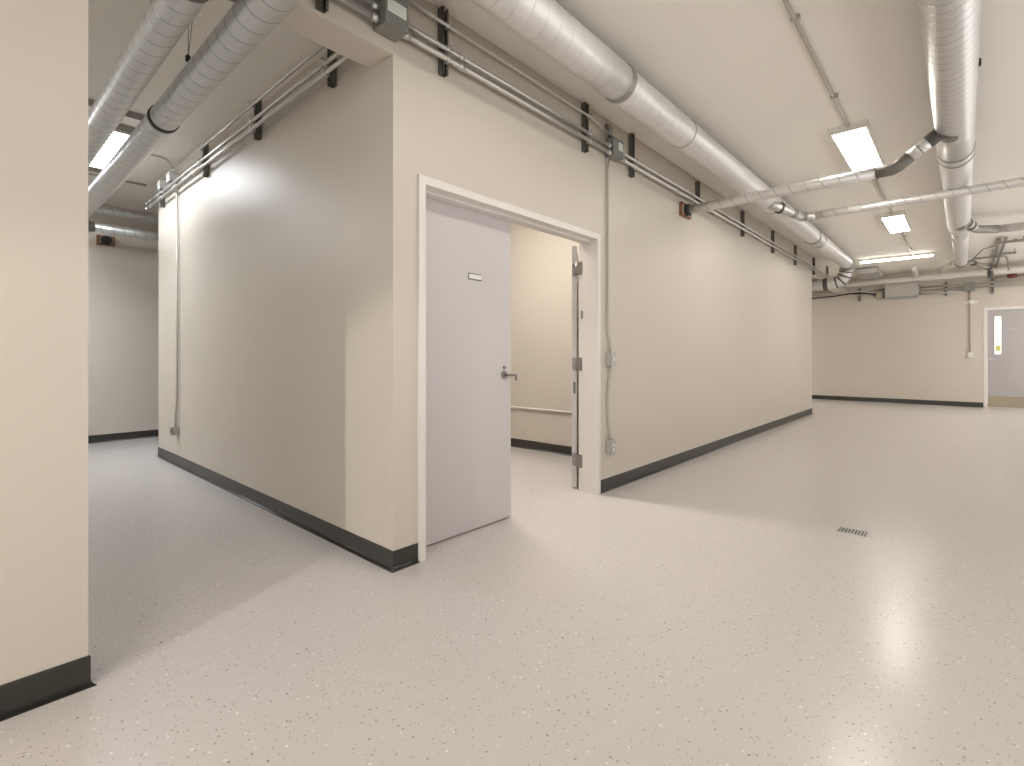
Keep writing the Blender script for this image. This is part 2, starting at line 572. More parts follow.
MB().box(BLX + .008, BLX + .013, -0.625, -0.545, 1.32, 1.44).build('sticker', M['yellow'], bd)
MB().box(BLX - .003, BLX + .001, y_r + .01, y_l - .01, 0.03, 0.275).build('kick_plate', M['kick'], bd)
MB().box(BLX - .004, BLX + .001, -0.89, -0.78, 1.795, 1.832).build('door_sign', M['boxlight'], bd)
bh = MB()
bh.tube([(BLX, -0.462, 1.13), (BLX - .01, -0.462, 1.13)], 0.03, 18)
bh.tube([(BLX, -0.462, 1.13), (BLX - .055, -0.462, 1.13), (BLX - .055, -0.59, 1.125)], 0.0105, 10, .016)
bh.build('door_lever', M['steel'], bd)

# ------------------------------------------------------------------ ceiling lights and their conduit
def ceiling_light(x, y, lx, ly, label, panel, group=None):
    t = thing('ceiling_light', (x, y, H), label, 'ceiling light', group)
    m = MB()
    z0 = H - .062
    b = .022
    m.box(x - lx / 2, x + lx / 2, y - ly / 2, y + ly / 2, z0 + .012, H - .0005)
    for a in ((x - lx / 2, x + lx / 2, y - ly / 2, y - ly / 2 + b), (x - lx / 2, x + lx / 2, y + ly / 2 - b, y + ly / 2),
              (x - lx / 2, x - lx / 2 + b, y - ly / 2 + b, y + ly / 2 - b), (x + lx / 2 - b, x + lx / 2, y - ly / 2 + b, y + ly / 2 - b)):
        m.box(a[0], a[1], a[2], a[3], z0, z0 + .014)
    m.build('lamp_frame', M['lamp_frame'], t)
    MB().box(x - lx / 2 + b, x + lx / 2 - b, y - ly / 2 + b, y + ly / 2 - b, z0 + .004, z0 + .011).build('diffuser', panel, t)
    return t

LY = 0.785
G1 = 'long flat ceiling lights of the main room'
ceiling_light(6.10, LY, 1.30, 0.305, 'long lit ceiling panel beside the near branch duct, larger of two in view', M['panel'], G1)
ceiling_light(9.86, LY, 1.26, 0.300, 'smaller looking lit ceiling panel further down the conduit line', M['panel'], G1)
ceiling_light(2.28, LY, 1.30, 0.305, 'lit ceiling panel nearest the double door, first of its row', M['panel'], G1)
ceiling_light(-1.55, LY, 1.30, 0.305, 'lit ceiling panel behind the viewer in the conduit row', M['panel'], G1)
ceiling_light(13.8, -2.3, 1.30, 0.305, 'added unseen ceiling panel by the grey far door', M['far_fill'], G1)  # added out of view to brighten the far wall
ceiling_light(9.8, -2.4, 1.30, 0.305, 'added unseen ceiling panel right of the big duct', M['panel'], G1)  # second-row panel added out of view to light the room's far half
ceiling_light(1.06, 6.40, 0.30, 1.28, 'lit ceiling panel above the two ducts in the hall', M['panel_hall'])
ceiling_light(-0.2, 7.6, 1.28, 0.30, 'added unseen ceiling panel at the far left end of the hall', M['hall_far_fill'])  # extra unseen source put in to brighten the far hall wall
ceiling_light(3.5, 3.6, 0.30, 1.28, 'lit ceiling panel inside the room behind the double door', M['panel_room'])
ceiling_light(14.2, 5.6, 1.28, 0.30, 'added unseen ceiling panel in the passage beyond the long wall', M['far_fill'])  # unseen source put in the passage to raise the back wall brightness

# batten light crosswise near the far wall
t = thing('strip_light', (13.3, 1.08, H), 'long thin lit strip light across the ceiling near the far wall', 'strip light')
MB().box(13.28, 13.34, 0.44, 1.72, H - .05, H - .0005, .003).build('lamp_body', M['lamp_frame'], t)
MB().tube([(13.31, 0.47, H - .060), (13.31, 1.69, H - .060)], 0.028, 16).build('light_tube', M['panel_strip'], t)
for y in (0.455, 1.705):
    MB().box(13.28, 13.34, y - .016, y + .016, H - .092, H - .045, .004).build('end_cap', M['lamp_frame'], t)

GC = 'conduit lengths along the ceiling between the lights'
for i, (x0, x1, lab) in enumerate(((-0.9, 1.63, 'thin conduit behind the first ceiling panel'), (2.93, 5.45, 'thin grey ceiling conduit leading to the nearer lit panel'), (6.75, 9.23, 'thin grey ceiling conduit between the two lit panels'),
                     (10.49, 13.26, 'thin grey ceiling conduit from the second panel to the strip light'))):
    t = thing('conduit', ((x0 + x1) / 2, LY, H), lab, 'conduit', GC)
    MB().tube([(x0, LY, H - .014), (x1, LY, H - .014)], 0.0125, 12).build('conduit_tube', M['conduit_grey'], t)
    k = 2
    for j in range(k):
        xx = x0 + (x1 - x0) * (j + .45) / k
        MB().box(xx - .012, xx + .012, LY - .034, LY + .018, H - .03, H - .0005, .002).build('strap', M['conduit_grey'], t)

# ------------------------------------------------------------------ main duct over the door wall
MY, MZ, MR = 1.824, 3.142, 0.124
t = thing('spiral_duct', (5.0, MY, MZ), 'pale round duct running along the ceiling above the double door wall', 'duct')
spiral('duct_body', (-5.8, MY, MZ), (3.16, MY, MZ), MR, M['duct_pale'], t, 48)
spiral('duct_body', (3.16, MY, MZ), (9.5, MY, MZ), MR - .003, M['duct_pale'], t, 48)
spiral('duct_body', (9.5, MY, MZ), (12.42, MY, MZ), MR, M['duct_pale'], t, 48)
band('joint_band', (3.17, MY, MZ), (1, 0, 0), MR + .006, 0.06, M['fitting'], t, 'dark joint band')
band('joint_band', (4.25, MY, MZ), (1, 0, 0), MR + .001, 0.012, M['fitting'], t)
band('joint_band', (7.0, MY, MZ), (1, 0, 0), MR + .002, 0.015, M['fitting'], t)
band('joint_band', (9.30, MY, MZ), (1, 0, 0), MR + .008, 0.03, M['fitting'], t)
band('collar', (9.5, MY, MZ), (1, 0, 0), MR + .005, 0.34, M['galv'], t)
band('joint_band', (9.70, MY, MZ), (1, 0, 0), MR + .008, 0.03, M['fitting'], t)
ePts = [(12.40, MY, MZ), (12.68, MY, MZ), (12.72, 1.93, 2.80), (12.72, 2.26, 2.765), (12.72, 2.95, 2.765)]
eF = fillet(ePts, 0.17, 2)
MB().tube(eF, MR - .002, 40).build('gored_elbow', M['duct_pale'], t)
for i in range(1, len(eF) - 1):
    if eF[i].y > 2.23:
        continue
    d = (eF[i + 1] - eF[i - 1]).normalized()
    band('elbow_seam', eF[i], d, MR + .005, 0.030, M['sealant'], t)
band('joint_band', (12.40, MY, MZ), (1, 0, 0), MR + .008, 0.04, M['fitting'], t)
band('joint_band', (12.72, 2.24, 2.765), (0, 1, 0), MR + .008, 0.085, M['sealant'], t, 'dark sealed joint')
spiral('duct_body', (12.72, 2.3, 2.765), (12.72, 6.6, 2.765), MR - .003, M['duct_pale'], t, 40)
for x in (1.2, 4.6, 7.4, 10.6):
    hm = MB()
    hm.tube([(x, MY, MZ), (x + .0001, MY, H - .001)], 0.004, 8)
    hm.build('hanger_rod', M['fitting'], t)

# ------------------------------------------------------------------ big duct down the room
RYc, RZ, RR = 0.058, 3.144, 0.131
t = thing('spiral_duct', (6, RYc, RZ), 'big shiny spiral duct running down the ceiling right of the lights', 'duct')
spiral('duct_body', (-4.5, RYc, RZ), (6.25, RYc, RZ), RR, M['duct_close'], t, 56)
spiral('duct_body', (6.25, RYc, RZ), (10.0, RYc, RZ), RR - .002, M['duct_pale'], t, 56)
MB().tube([(10.0, RYc, RZ), (10.45, RYc - .01, RZ + .02), (10.9, RYc - .012, RZ + .025)], [RR - .002, 0.108, 0.106], 48).build('reducer', M['duct_pale'], t)
spiral('duct_body', (10.9, RYc - .012, RZ + .025), (14.1, RYc - .012, RZ + .025), 0.106, M['duct_pale'], t, 48)
band('joint_band', (6.27, RYc, RZ), (1, 0, 0), RR + .006, 0.022, M['fitting'], t)
band('collar', (6.36, RYc, RZ), (1, 0, 0), RR + .003, 0.15, M['galv'], t)
band('joint_band', (6.45, RYc, RZ), (1, 0, 0), RR + .006, 0.022, M['fitting'], t)
band('joint_band', (10.46, RYc - .01, RZ + .02), (1, 0, 0), 0.112, 0.02, M['fitting'], t)
band('joint_band', (14.08, RYc - .012, RZ + .025), (1, 0, 0), 0.114, 0.06, M['sealant'], t, 'dark end joint')
for x, s in ((3.9, -1), (8.2, -1), (12.0, 1)):
    MB().tube([(x, RYc, RZ), (x + .0001, RYc, H - .001)], 0.004, 8).build('hanger_rod', M['fitting'], t)
MB().box(4.52, 4.56, RYc - RR - .012, RYc - RR + .004, RZ - .02, RZ + .02, .003).build('clip', M['black'], t)

# ------------------------------------------------------------------ branch ducts
def seg_branch(name, pts, R, r, mat, parent):
    MB().tube(pts, r, 32, R, 5).build(name, mat, parent)

# nearer branch: out of the door wall, under the main duct, up into the big duct
BX1, BZ1, BR1 = 5.556, 2.851, 0.050
t = thing('branch_duct', (BX1, 1.3, BZ1), 'thin spiral branch duct coming out of the wall and rising into the big duct', 'duct')
spiral('duct_body', (BX1, WY - .03, BZ1), (BX1, 0.575, BZ1), BR1, M['duct_branch'], t, 32)
e1 = fillet([(BX1, 0.59, BZ1), (BX1, 0.455, BZ1), (BX1, 0.35, BZ1 + .079)], 0.12, 4)
MB().tube(e1, BR1 + .002, 32).build('flex_elbow', M['flex'], t)['label'] = 'dark flexible elbow'
q0, q1 = Vector((BX1, 0.36, BZ1 + .072)), Vector((BX1, 0.19, BZ1 + .20))
spiral('duct_body', q0, q1, BR1 - .001, M['duct_branch'], t, 32)
dq = (q1 - q0).normalized()
band('joint_band', q0 + dq * .09, dq, BR1 + .003, 0.012, M['fitting'], t)
band('collar', q1 - dq * .01, dq, BR1 + .006, 0.085, M['sealant'], t, 'dark sealed collar')
# saddle: a curved plate lapped around the big duct
def saddle(parent, x0, x1, a0, a1, yc, zc, r, mat, skew=0.0):
    m = MB()
    n = 14
    rows = []
    for rr in (r + .001, r + .007):
        row = []
        for i in range(n + 1):
            f = i / n
            a = math.radians(a0 + (a1 - a0) * f)
            half = (x1 - x0) / 2 * math.sin(math.pi * (0.12 + 0.86 * (1 - f)))
            xc = (x0 + x1) / 2 + skew * f
            row.append((m.bm.verts.new((xc - half, yc + rr * math.cos(a), zc + rr * math.sin(a))), m.bm.verts.new((xc + half, yc + rr * math.cos(a), zc + rr * math.sin(a)))))
        rows.append(row)
    for i in range(n):
        for row in rows:
            f = m.bm.faces.new((row[i][0], row[i][1], row[i + 1][1], row[i + 1][0]))
            f.smooth = True
        for s in (0, 1):
            m.bm.faces.new((rows[0][i][s], rows[1][i][s], rows[1][i + 1][s], rows[0][i + 1][s]))
    for i in (0, n):
        m.bm.faces.new((rows[0][i][0], rows[0][i][1], rows[1][i][1], rows[1][i][0]))
    return m.build('saddle', mat, parent)
saddle(t, BX1 - .09, BX1 + .09, -5, -100, RYc, RZ, RR, M['flex'], 0.03)['label'] = 'dark saddle patch lapped round the big duct'

# wall penetration packed around this branch
def penetration(x, y, z, w_, h_, d_, r, label):
    p = thing('firestop_collar', (x, y, z), label, 'firestop collar')
    m = MB()
    b = .022
    for a in ((x - w_ / 2, x + w_ / 2, z - h_ / 2, z - h_ / 2 + b), (x - w_ / 2, x + w_ / 2, z + h_ / 2 - b, z + h_ / 2),
              (x - w_ / 2, x - w_ / 2 + b, z - h_ / 2 + b, z + h_ / 2 - b), (x + w_ / 2 - b, x + w_ / 2, z - h_ / 2 + b, z + h_ / 2 - b)):
        m.box(a[0], a[1], y - d_, y + .001, a[2], a[3], .003)
    m.build('packing_frame', M['wood'], p)
    MB().box(x - w_ / 2 + b, x + w_ / 2 - b, y - d_ * .8, y + .001, z - h_ / 2 + b, z + h_ / 2 - b).build('backing_plate', M['boxlight'], p)
    MB().tube([(x, y - d_ * .5, z), (x, y - d_ - .035, z), (x, y - d_ - .04, z)], [r, r, r - .004], 28).build('collar_ring', M['black'], p)
    return p
penetration(BX1, WY, BZ1, 0.26, 0.150, 0.035, BR1 + .017, 'orange brown packed collar where the thin branch duct enters the wall')

# second branch: off the main duct, crossing under the big duct
BX2, BZ2, BR2 = 7.32, 2.985, 0.048
t = thing('branch_duct', (BX2, 0.6, BZ2), 'thin spiral branch duct from the pale duct crossing under the big duct', 'duct')
s0 = Vector((6.70, MY - .06, MZ - .08))
s1 = Vector((7.02, MY - .235, MZ - .155))
s2 = Vector((BX2, 1.49, BZ2))
pp = fillet([s0, s1, (BX2 - .02, 1.56, BZ2), (BX2, 1.40, BZ2)], 0.13, 5)
MB().tube(pp, BR2 + .004, 32).build('gored_elbow', M['galv'], t)
for i in (2, 4, 6, 9, 11):
    if i < len(pp) - 1:
        band('elbow_seam', pp[i], pp[i + 1] - pp[i - 1], BR2 + .009, 0.022, M['fitting'], t)
band('collar', s0.lerp(s1, .42), s1 - s0, BR2 + .022, 0.03, M['sealant'], t, 'dark sealed collar at the main duct')
spiral('duct_body', (BX2, 1.43, BZ2), (BX2, -3.6, BZ2), BR2, M['duct_branch'], t, 32)
for y in (-1.2,):
    MB().tube([(BX2, y, BZ2), (BX2 + .0001, y, H - .001)], 0.004, 8).build('hanger_rod', M['fitting'], t)
saddle(t, 6.6, 6.86, 60, -60, MY, MZ, MR, M['galv'])
t2 = None

# third branch: off the big duct to the right
t = thing('branch_duct', (10.4, -0.6, RZ - .02), 'short spiral branch duct leaving the big duct to the right', 'duct')
b0 = Vector((9.55, RYc - .06, RZ - .03))
b1 = Vector((10.22, -0.13, RZ - .05))
pe = fillet([b0, b1, (10.42, -0.38, RZ - .05)], 0.3, 5)
MB().tube(pe, 0.060, 32).build('gored_elbow', M['fitting'], t)
d3 = (pe[1] - pe[0]).normalized()
for f, wd_, mt in ((.24, .05, 'sealant'), (.44, .06, 'galv'), (.60, .06, 'sealant'), (.78, .05, 'galv')):
    band('collar', b0.lerp(pe[1], f), d3, 0.068, wd_, M[mt], t)
spiral('duct_body', (10.42, -0.37, RZ - .05), (10.42, -3.65, RZ - .05), 0.059, M['duct_pale'], t, 32)
saddle(t, 9.52, 9.80, -170, -80, RYc, RZ, RR, M['fitting'], -.05)
MB().tube([(10.42, -1.0, RZ - .05), (10.42, -1.0001, H - .001)], 0.004, 8).build('hanger_rod', M['fitting'], t)

# ------------------------------------------------------------------ hall ducts
t = thing('spiral_duct', (0.673, 4.5, 2.80), 'left one of the two spiral ducts entering the hall under the beam', 'duct')
spiral('duct_body', (0.673, -0.6, 2.80), (0.673, 8.3, 2.80), 0.079, M['duct_hall'], t, 44)
band('joint_band', (0.673, 2.44, 2.80), (0, 1, 0), 0.084, 0.04, M['sealant'], t, 'dark joint band')
for y in (6.2,):
    MB().tube([(0.673, y, 2.80), (0.6731, y, H - .001)], 0.0025, 8).build('hanger_wire', M['fitting'], t)
t = thing('spiral_duct', (0.942, 4.5, 2.795), 'right one of the two spiral hall ducts, with a black joint band', 'duct')
spiral('duct_body', (0.942, -0.6, 2.795), (0.942, 8.42, 2.795), 0.084, M['duct_hall'], t, 44)
band('joint_band', (0.942, 4.0, 2.795), (0, 1, 0), 0.091, 0.05, M['black'], t, 'black joint band')
for dx in (0.0, 0.055):
    MB().tube([(0.868, 3.20, 2.86), (0.868 + dx, 3.20 + dx, H - .001)], 0.0022, 8).build('hanger_wire', M['fitting'], t)
MB().box(0.856, 0.876, 3.185, 3.215, 2.835, 2.868, .004).build('clip', M['black'], t)

G2 = 'spiral ducts across the far end of the hall'
t = thing('spiral_duct', (1.4, 8.5, 3.14), 'upper thin duct across the far end of the hall', 'duct', G2)
spiral('duct_body', (-1.5, 8.5, 3.13), (3.6, 8.5, 3.13), 0.045, M['duct_hall'], t, 32)
t = thing('spiral_duct', (1.4, 8.45, 2.88), 'lower duct across the far end of the hall', 'duct', G2)
spiral('duct_body', (1.20, 8.45, 2.885), (3.6, 8.45, 2.885), 0.062, M['duct_hall'], t, 36)
MB().tube([(1.22, 8.45, 2.885), (0.95, 8.45, 2.885), (0.80, 8.45, 2.885)], 0.066, 32).build('end_collar', M['fitting'], t)
penetration(1.41, FAR, 2.805, 0.20, 0.13, 0.05, 0.062, 'brown packed collar on the far hall wall below the duct')

G3 = 'strut channels across the hall ceiling'
for y, x0, x1, lab in ((5.36, 0.45, 1.13, 'grey strut channel across the hall ceiling, nearer one'), (5.72, 0.80, 1.22, 'grey strut channel at the near end of the hall light'), (7.25, 0.6, 1.15, 'grey strut channel at the far end of the hall light')):
    m = MB()
    m.box(x0, x1, y - .021, y + .021, H - .004, H - .0005)
    m.box(x0, x1, y - .021, y - .018, H - .042, H - .003)
    m.box(x0, x1, y + .018, y + .021, H - .042, H - .003)
    m.box(x0, x1, y - .021, y - .011, H - .044, H - .041)
    m.box(x0, x1, y + .011, y + .021, H - .044, H - .041)
    tag(m.build('strut_channel', M['fitting']), lab, 'strut channel', G3)

# ------------------------------------------------------------------ conduit runs and struts on the door wall
CT, CM, CL = (3.186, 0.0105), (3.043, 0.0145), (2.985, 0.0165)
CY = WY - .062
def channel(mb, face, u, z0, z1, axis):
    """slotted strut standing on a wall: axis 'y' faces -y at x=u, axis 'x' faces -x at y=u"""
    hw, dp = 0.0235, 0.042
    def bx(a0, a1, d0, d1, za, zb, bev=0.0):
        if axis == 'y':
            mb.box(u + a0, u + a1, face - d1, face - d0, za, zb, bev)
        else:
            mb.box(face - d1, face - d0, u + a0, u + a1, za, zb, bev)
    bx(-hw, hw, 0, .004, z0, z1)
    bx(-hw, -hw + .004, .003, dp, z0, z1)
    bx(hw - .004, hw, .003, dp, z0, z1)
    bx(-hw, -hw + .013, dp - .003, dp, z0, z1)
    bx(hw - .013, hw, dp - .003, dp, z0, z1)
    return mb

GS = 'strut channels on the long wall carrying the conduits'
SL = ['black strut channel on the wall left of the grey pull box', 'first black strut channel right of the grey pull box', 'second black strut right of the pull box, just left of the small junction box',
      'black strut channel just right of the small junction box', 'strut channel right above the thin branch duct at the wall', 'first strut channel beyond the thin branch duct', 'second strut channel beyond the thin branch duct',
      'third strut channel beyond the thin branch duct', 'fourth strut beyond the thin branch duct, at the end of the wall', 'fifth and furthest strut beyond the thin branch duct']
SX = [1.211, 1.985, 3.52, 4.31, 5.904, 7.527, 9.05, 10.55, 12.1, 13.5]
for i, x in enumerate(SX):
    z0, z1 = 2.905, 3.305
    if i > 3:
        z1 = 3.27
    t = thing('strut_channel', (x, WY, z0), SL[i], 'strut channel', GS)
    channel(MB(), WY, x, z0, z1, 'y').build('channel', M['strut'], t)
    for zc, r in (CT, CM, CL):
        if (i == 0 or i > 2) and zc == CT[0]:
            continue
        m = MB()
        m.tube([(x - .012, CY, zc), (x + .012, CY, zc)], r + .004, 16)
        m.box(x - .011, x + .011, CY - .002, WY - .038, zc - r - .004, zc + r + .004)
        m.box(x - .006, x + .006, CY - r - .02, CY, zc + r - .001, zc + r + .006)
        m.build('conduit_clamp', M['galv'], t)

def conduit(name, pts, r, label, group=None, fil=0.06, mat='conduit', couple=()):
    t = thing(name, pts[0], label, 'conduit', group)
    MB().tube(pts, r, 14, fil, 5).build('conduit_tube', M[mat], t)
    for p, ax in couple:
        p = Vector(p); a = Vector(ax).normalized()
        MB().tube([p - a * .022, p + a * .022], r + .005, 14).build('coupling', M['galv'], t)
    return t

GH = 'horizontal conduits high on the long wall'
BX0, BX1b = 1.508, 1.652      # pull box
JX0, JX1 = 3.86, 4.03
for (zc, r), nm in zip((CM, CL), ('upper', 'lower')):
    conduit('conduit', [(-2.0, CY, zc), (BX0 - .001, CY, zc)], r, f'{nm} one of the two horizontal conduits entering the pull box from left', GH, couple=[((BX0 - .024, CY, zc), (1, 0, 0))])
    conduit('conduit', [(BX1b + .001, CY, zc), (JX0 - .001, CY, zc)], r, f'{nm} of the two thicker conduits between the pull box and the small junction box', GH,
            couple=[((BX1b + .024, CY, zc), (1, 0, 0)), ((2.09, CY, zc), (1, 0, 0)), ((JX0 - .024, CY, zc), (1, 0, 0))])
    conduit('conduit', [(JX1 + .001, CY, zc), (15.55, CY, zc)], r, f'{nm} of the two thicker conduits running right from the small junction box', GH,
            couple=[((JX1 + .024, CY, zc), (1, 0, 0)), ((5.2, CY, zc), (1, 0, 0)), ((8.3, CY, zc), (1, 0, 0))])
conduit('conduit', [(BX1b + .001, CY, CT[0]), (3.56, CY, CT[0]), (JX0 + .05, CY, 3.1295)], CT[1], 'thin top conduit from the pull box dropping into the junction box', GH, couple=[((BX1b + .02, CY, CT[0]), (1, 0, 0))])

# pull box
BY = WY - .125
t = thing('pull_box', ((BX0 + BX1b) / 2, WY, 2.952), 'big grey metal pull box with a white label above the wall corner', 'pull box')
MB().box(BX0, BX1b, BY + .012, WY - .0005, 2.952, 3.29, .003).build('box_body', M['box'], t)
MB().box(BX0 - .003, BX1b + .003, BY, BY + .0125, 2.949, 3.293, .003).build('cover', M['box'], t)
lb = MB().box(BX0 + .012, BX1b - .014, BY - .0015, BY + .0005, 3.015, 3.082).build('label_plate', M['label'], t)
ln = MB()
for k in range(4):
    ln.box(BX0 + .022, BX1b - .03 - .012 * (k % 2), BY - .002, BY - .0012, 3.028 + .0125 * k, 3.030 + .0125 * k)
ln.build('printed_line', M['boxlight'], lb)
for x in (BX0 + .012, BX1b - .012):
    for z in (2.965, 3.27):
        MB().tube([(x, BY + .001, z), (x, BY - .003, z)], 0.0045, 10).build('screw', M['galv'], t)

# small junction box on the conduit run
t = thing('junction_box', ((JX0 + JX1) / 2, WY, 2.955), 'small grey junction box with white label between two struts', 'junction box')
MB().box(JX0, JX1, WY - .085, WY - .0005, 2.965, 3.125, .003).build('box_body', M['box'], t)
MB().box(JX0 - .003, JX1 + .003, WY - .092, WY - .084, 2.962, 3.128, .002).build('cover', M['box'], t)
MB().box(JX0 + .085, JX1 - .012, WY - .0935, WY - .0915, 3.03, 3.10).build('label_plate', M['label'], t)
MB().tube([(JX0 + .03, WY - .04, 3.12), (JX0 + .03, WY - .04, 3.23), (JX0 + .03, WY - .001, 3.25)], 0.024, 16, .03).build('stub_pipe', M['fitting'], t)

# drop to the switch and outlet by the door
sx = 3.925
conduit('conduit', [(3.885, WY - .03, 2.9645), (3.888, WY - .018, 2.85), (3.888, WY - .018, 1.42), (sx, WY - .022, 1.30), (sx, WY - .022, 1.236)], 0.0105,
        'thin vertical conduit dropping from the junction box to the switch right of the door', None, 0.12, 'conduit_grey')
conduit('conduit', [(sx - .004, WY - .022, 1.112), (sx - .004, WY - .018, 1.03), (sx - .028, WY - .014, .88), (sx - .028, WY - .014, .66), (sx - .004, WY - .02, .52), (sx - .004, WY - .022, .452)], 0.0105,
        'short vertical conduit between the two small boxes right of the door', None, 0.12, 'conduit_grey')
def device_box(x, z0, z1, label, cat, kind):
    t = thing(kind, (x, WY, z0), label, cat)
    MB().box(x - .042, x + .042, WY - .050, WY - .0005, z0, z1, .004).build('box_body', M['boxlight'], t)
    MB().box(x - .044, x + .044, WY - .055, WY - .049, z0 - .002, z1 + .002, .002).build('cover_plate', M['boxlight'], t)
    zc = (z0 + z1) / 2
    if kind == 'light_switch':
        MB().box(x - .010, x + .010, WY - .062, WY - .054, zc - .018, zc + .018, .002).build('toggle', M['plastic'], t)
    else:
        for dz in (-.022, .022):
            MB().box(x - .016, x + .016, WY - .058, WY - .054, zc + dz - .014, zc + dz + .014, .003).build('socket', M['plastic'], t)
    return t
device_box(sx, 1.112, 1.236, 'surface mounted light switch at waist height right of the door frame', 'switch', 'light_switch')
device_box(sx - .002, 0.322, 0.452, 'surface mounted outlet box low on the wall right of the door frame', 'outlet', 'wall_outlet')

# ------------------------------------------------------------------ hall wall conduits
HC = LX - .062
GL = 'strut channels on the hall wall'
LT, LM_, LL = (3.185, 0.0105), (3.06, 0.0145), (3.0, 0.0145)
for y, lab in ((3.01, 'black strut channel on the hall wall nearest the beam'), (4.185, 'middle black strut channel on the hall wall'), (5.43, 'third black strut channel on the hall wall'), (6.92, 'strut channel at the far end of the hall wall')):
    t = thing('strut_channel', (LX, y, 2.93), lab, 'strut channel', GL)
    channel(MB(), LX, y, 2.93, 3.235, 'x').build('channel', M['strut'], t)
    for zc, r in (LT, LM_, LL):
        m = MB()
        m.tube([(HC, y - .012, zc), (HC, y + .012, zc)], r + .004, 16)
        m.box(HC - .002, LX - .038, y - .011, y + .011, zc - r - .004, zc + r + .004)
        m.box(HC - r - .02, HC, y - .006, y + .006, zc + r - .001, zc + r + .006)
        m.build('conduit_clamp', M['galv'], t)
GQ = 'horizontal conduits high on the hall wall'
conduit('conduit', [(HC, WT + .002, LT[0]), (HC, 7.05, LT[0])], LT[1], 'thin top conduit along the hall wall', GQ)
for (zc, r), nm in ((LM_, 'middle'), (LL, 'lowest')):
    conduit('conduit', [(HC, WT + .002, zc), (HC, 7.44, zc)], r, f'{nm} conduit along the hall wall', GQ, couple=[((HC, 7.42, zc), (0, 1, 0)), ((HC, 7.25, zc), (0, 1, 0)), ((HC, 6.75, zc), (0, 1, 0))])
for y, s, lab in ((6.36, .12, 'pale junction box on the conduits at the far end of the hall wall'), (6.72, .10, 'pale junction box nearest the end corner of the hall wall')):
    t = thing('junction_box', (LX, y, 3.06), lab, 'junction box', 'pale junction boxes on the hall wall')
    MB().box(LX - .10, LX - .0005, y - s / 2, y + s / 2, 3.078, 3.172, .004).build('box_body', M['boxlight'], t)
    MB().box(LX - .106, LX - .099, y - s / 2 - .002, y + s / 2 + .002, 3.076, 3.174, .002).build('cover', M['boxlight'], t)
conduit('conduit', [(1.30, 6.30, H - .014), (1.52, 6.32, H - .014), (LX - .05, 6.36, 3.24), (LX - .05, 6.36, 3.175)], 0.0095, 'short curved conduit from the hall ceiling down to the wall boxes', None, 0.16, 'conduit_grey')
conduit('conduit', [(0.2, 7.52, H - .014), (LX - .06, 7.49, H - .014)], 0.012, 'straight conduit across the far hall ceiling', None, 0.05, 'conduit_grey')
conduit('conduit', [(LX - .02, 6.36, 3.08), (LX - .02, 6.36, .72), (LX - .022, 6.41, .56), (LX - .022, 6.41, .425)], 0.0105, 'thin vertical conduit dropping down the hall wall to a low outlet', None, 0.12, 'conduit_grey')
t = thing('wall_outlet', (LX, 6.41, .35), 'small grey outlet box low on the hall wall', 'outlet')
MB().box(LX - .055, LX - .0005, 6.355, 6.465, .343, .428, .004).build('box_body', M['boxlight'], t)
MB().box(LX - .061, LX - .054, 6.353, 6.467, .341, .430, .002).build('cover_plate', M['steel'], t)
MB().box(LX - .064, LX - .060, 6.395, 6.425, .365, .405, .003).build('socket', M['ink'], t)

# ------------------------------------------------------------------ services at the far end of the room
# insulated pipe along the far wall
PX = 15.7
t = thing('insulated_pipe', (PX, 2, 3.08), 'thick pale pipe running along the far wall below the ceiling', 'pipe')
MB().tube([(PX, RY + .02, 3.125), (PX, 7.0, 3.06)], 0.075, 28).build('pipe_wrap', M['pipe'], t)
for y in (-1.6, 0.9, 3.2):
    z = 3.125 - .065 * (y - RY) / 10.7
    MB().tube([(PX, y, z), (PX + .0001, y, H - .001)], 0.006, 8).build('hanger_rod', M['fitting'], t)
    band('pipe_clamp', (PX, y, z), (0, 1, 0), 0.078, 0.03, M['galv'], t)

# large flat panel box
t = thing('pull_box', (BX, 1.15, 2.66), 'large pale grey flat box high on the far wall', 'pull box')
MB().box(BX - .20, BX - .0005, 0.85, 1.485, 2.70, 3.03, .005).build('box_body', M['panelbox'], t)
MB().box(BX - .215, BX - .199, 0.835, 1.50, 2.69, 3.04, .004).build('cover', M['panelbox'], t)
MB().box(BX - .10, BX - .0005, 0.86, 1.50, 2.655, 2.695, .004).build('lower_flange', M['boxlight'], t)
MB().box(BX - .18, BX - .02, 0.80, 0.85, 2.75, 2.98, .004).build('end_flange', M['fitting'], t)
# small brownish box left of it
t = thing('junction_box', (BX, 1.60, 2.69), 'small brownish junction box left of the large flat box', 'junction box')
MB().box(BX - .14, BX - .0005, 1.53, 1.69, 2.69, 2.85, .004).build('box_body', M['kick'], t)
MB().box(BX - .15, BX - .139, 1.525, 1.56, 2.685, 2.855, .002).build('cover', M['sealant'], t)
# grey box with a drop
t = thing('junction_box', (BX, -.09, 2.72), 'square grey junction box above the far wall switch conduit', 'junction box')
MB().box(BX - .16, BX - .0005, -.185, -.005, 2.74, 2.93, .004).build('box_body', M['box'], t)
MB().box(BX - .168, BX - .159, -.19, 0.0, 2.735, 2.935, .002).build('cover', M['box'], t)
# cable
tag(MB().tube([(BX - .135, 6.0, 2.80), (BX - .135, 3.1, 2.80), (BX - .135, 2.6, 2.82), (BX - .135, 2.25, 2.86), (BX - .135, 1.95, 2.845), (BX - .08, 1.69, 2.79)], 0.018, 12, .5).build('cable', M['black']),
    'black cable sagging along the far wall to the brownish box', 'cable')
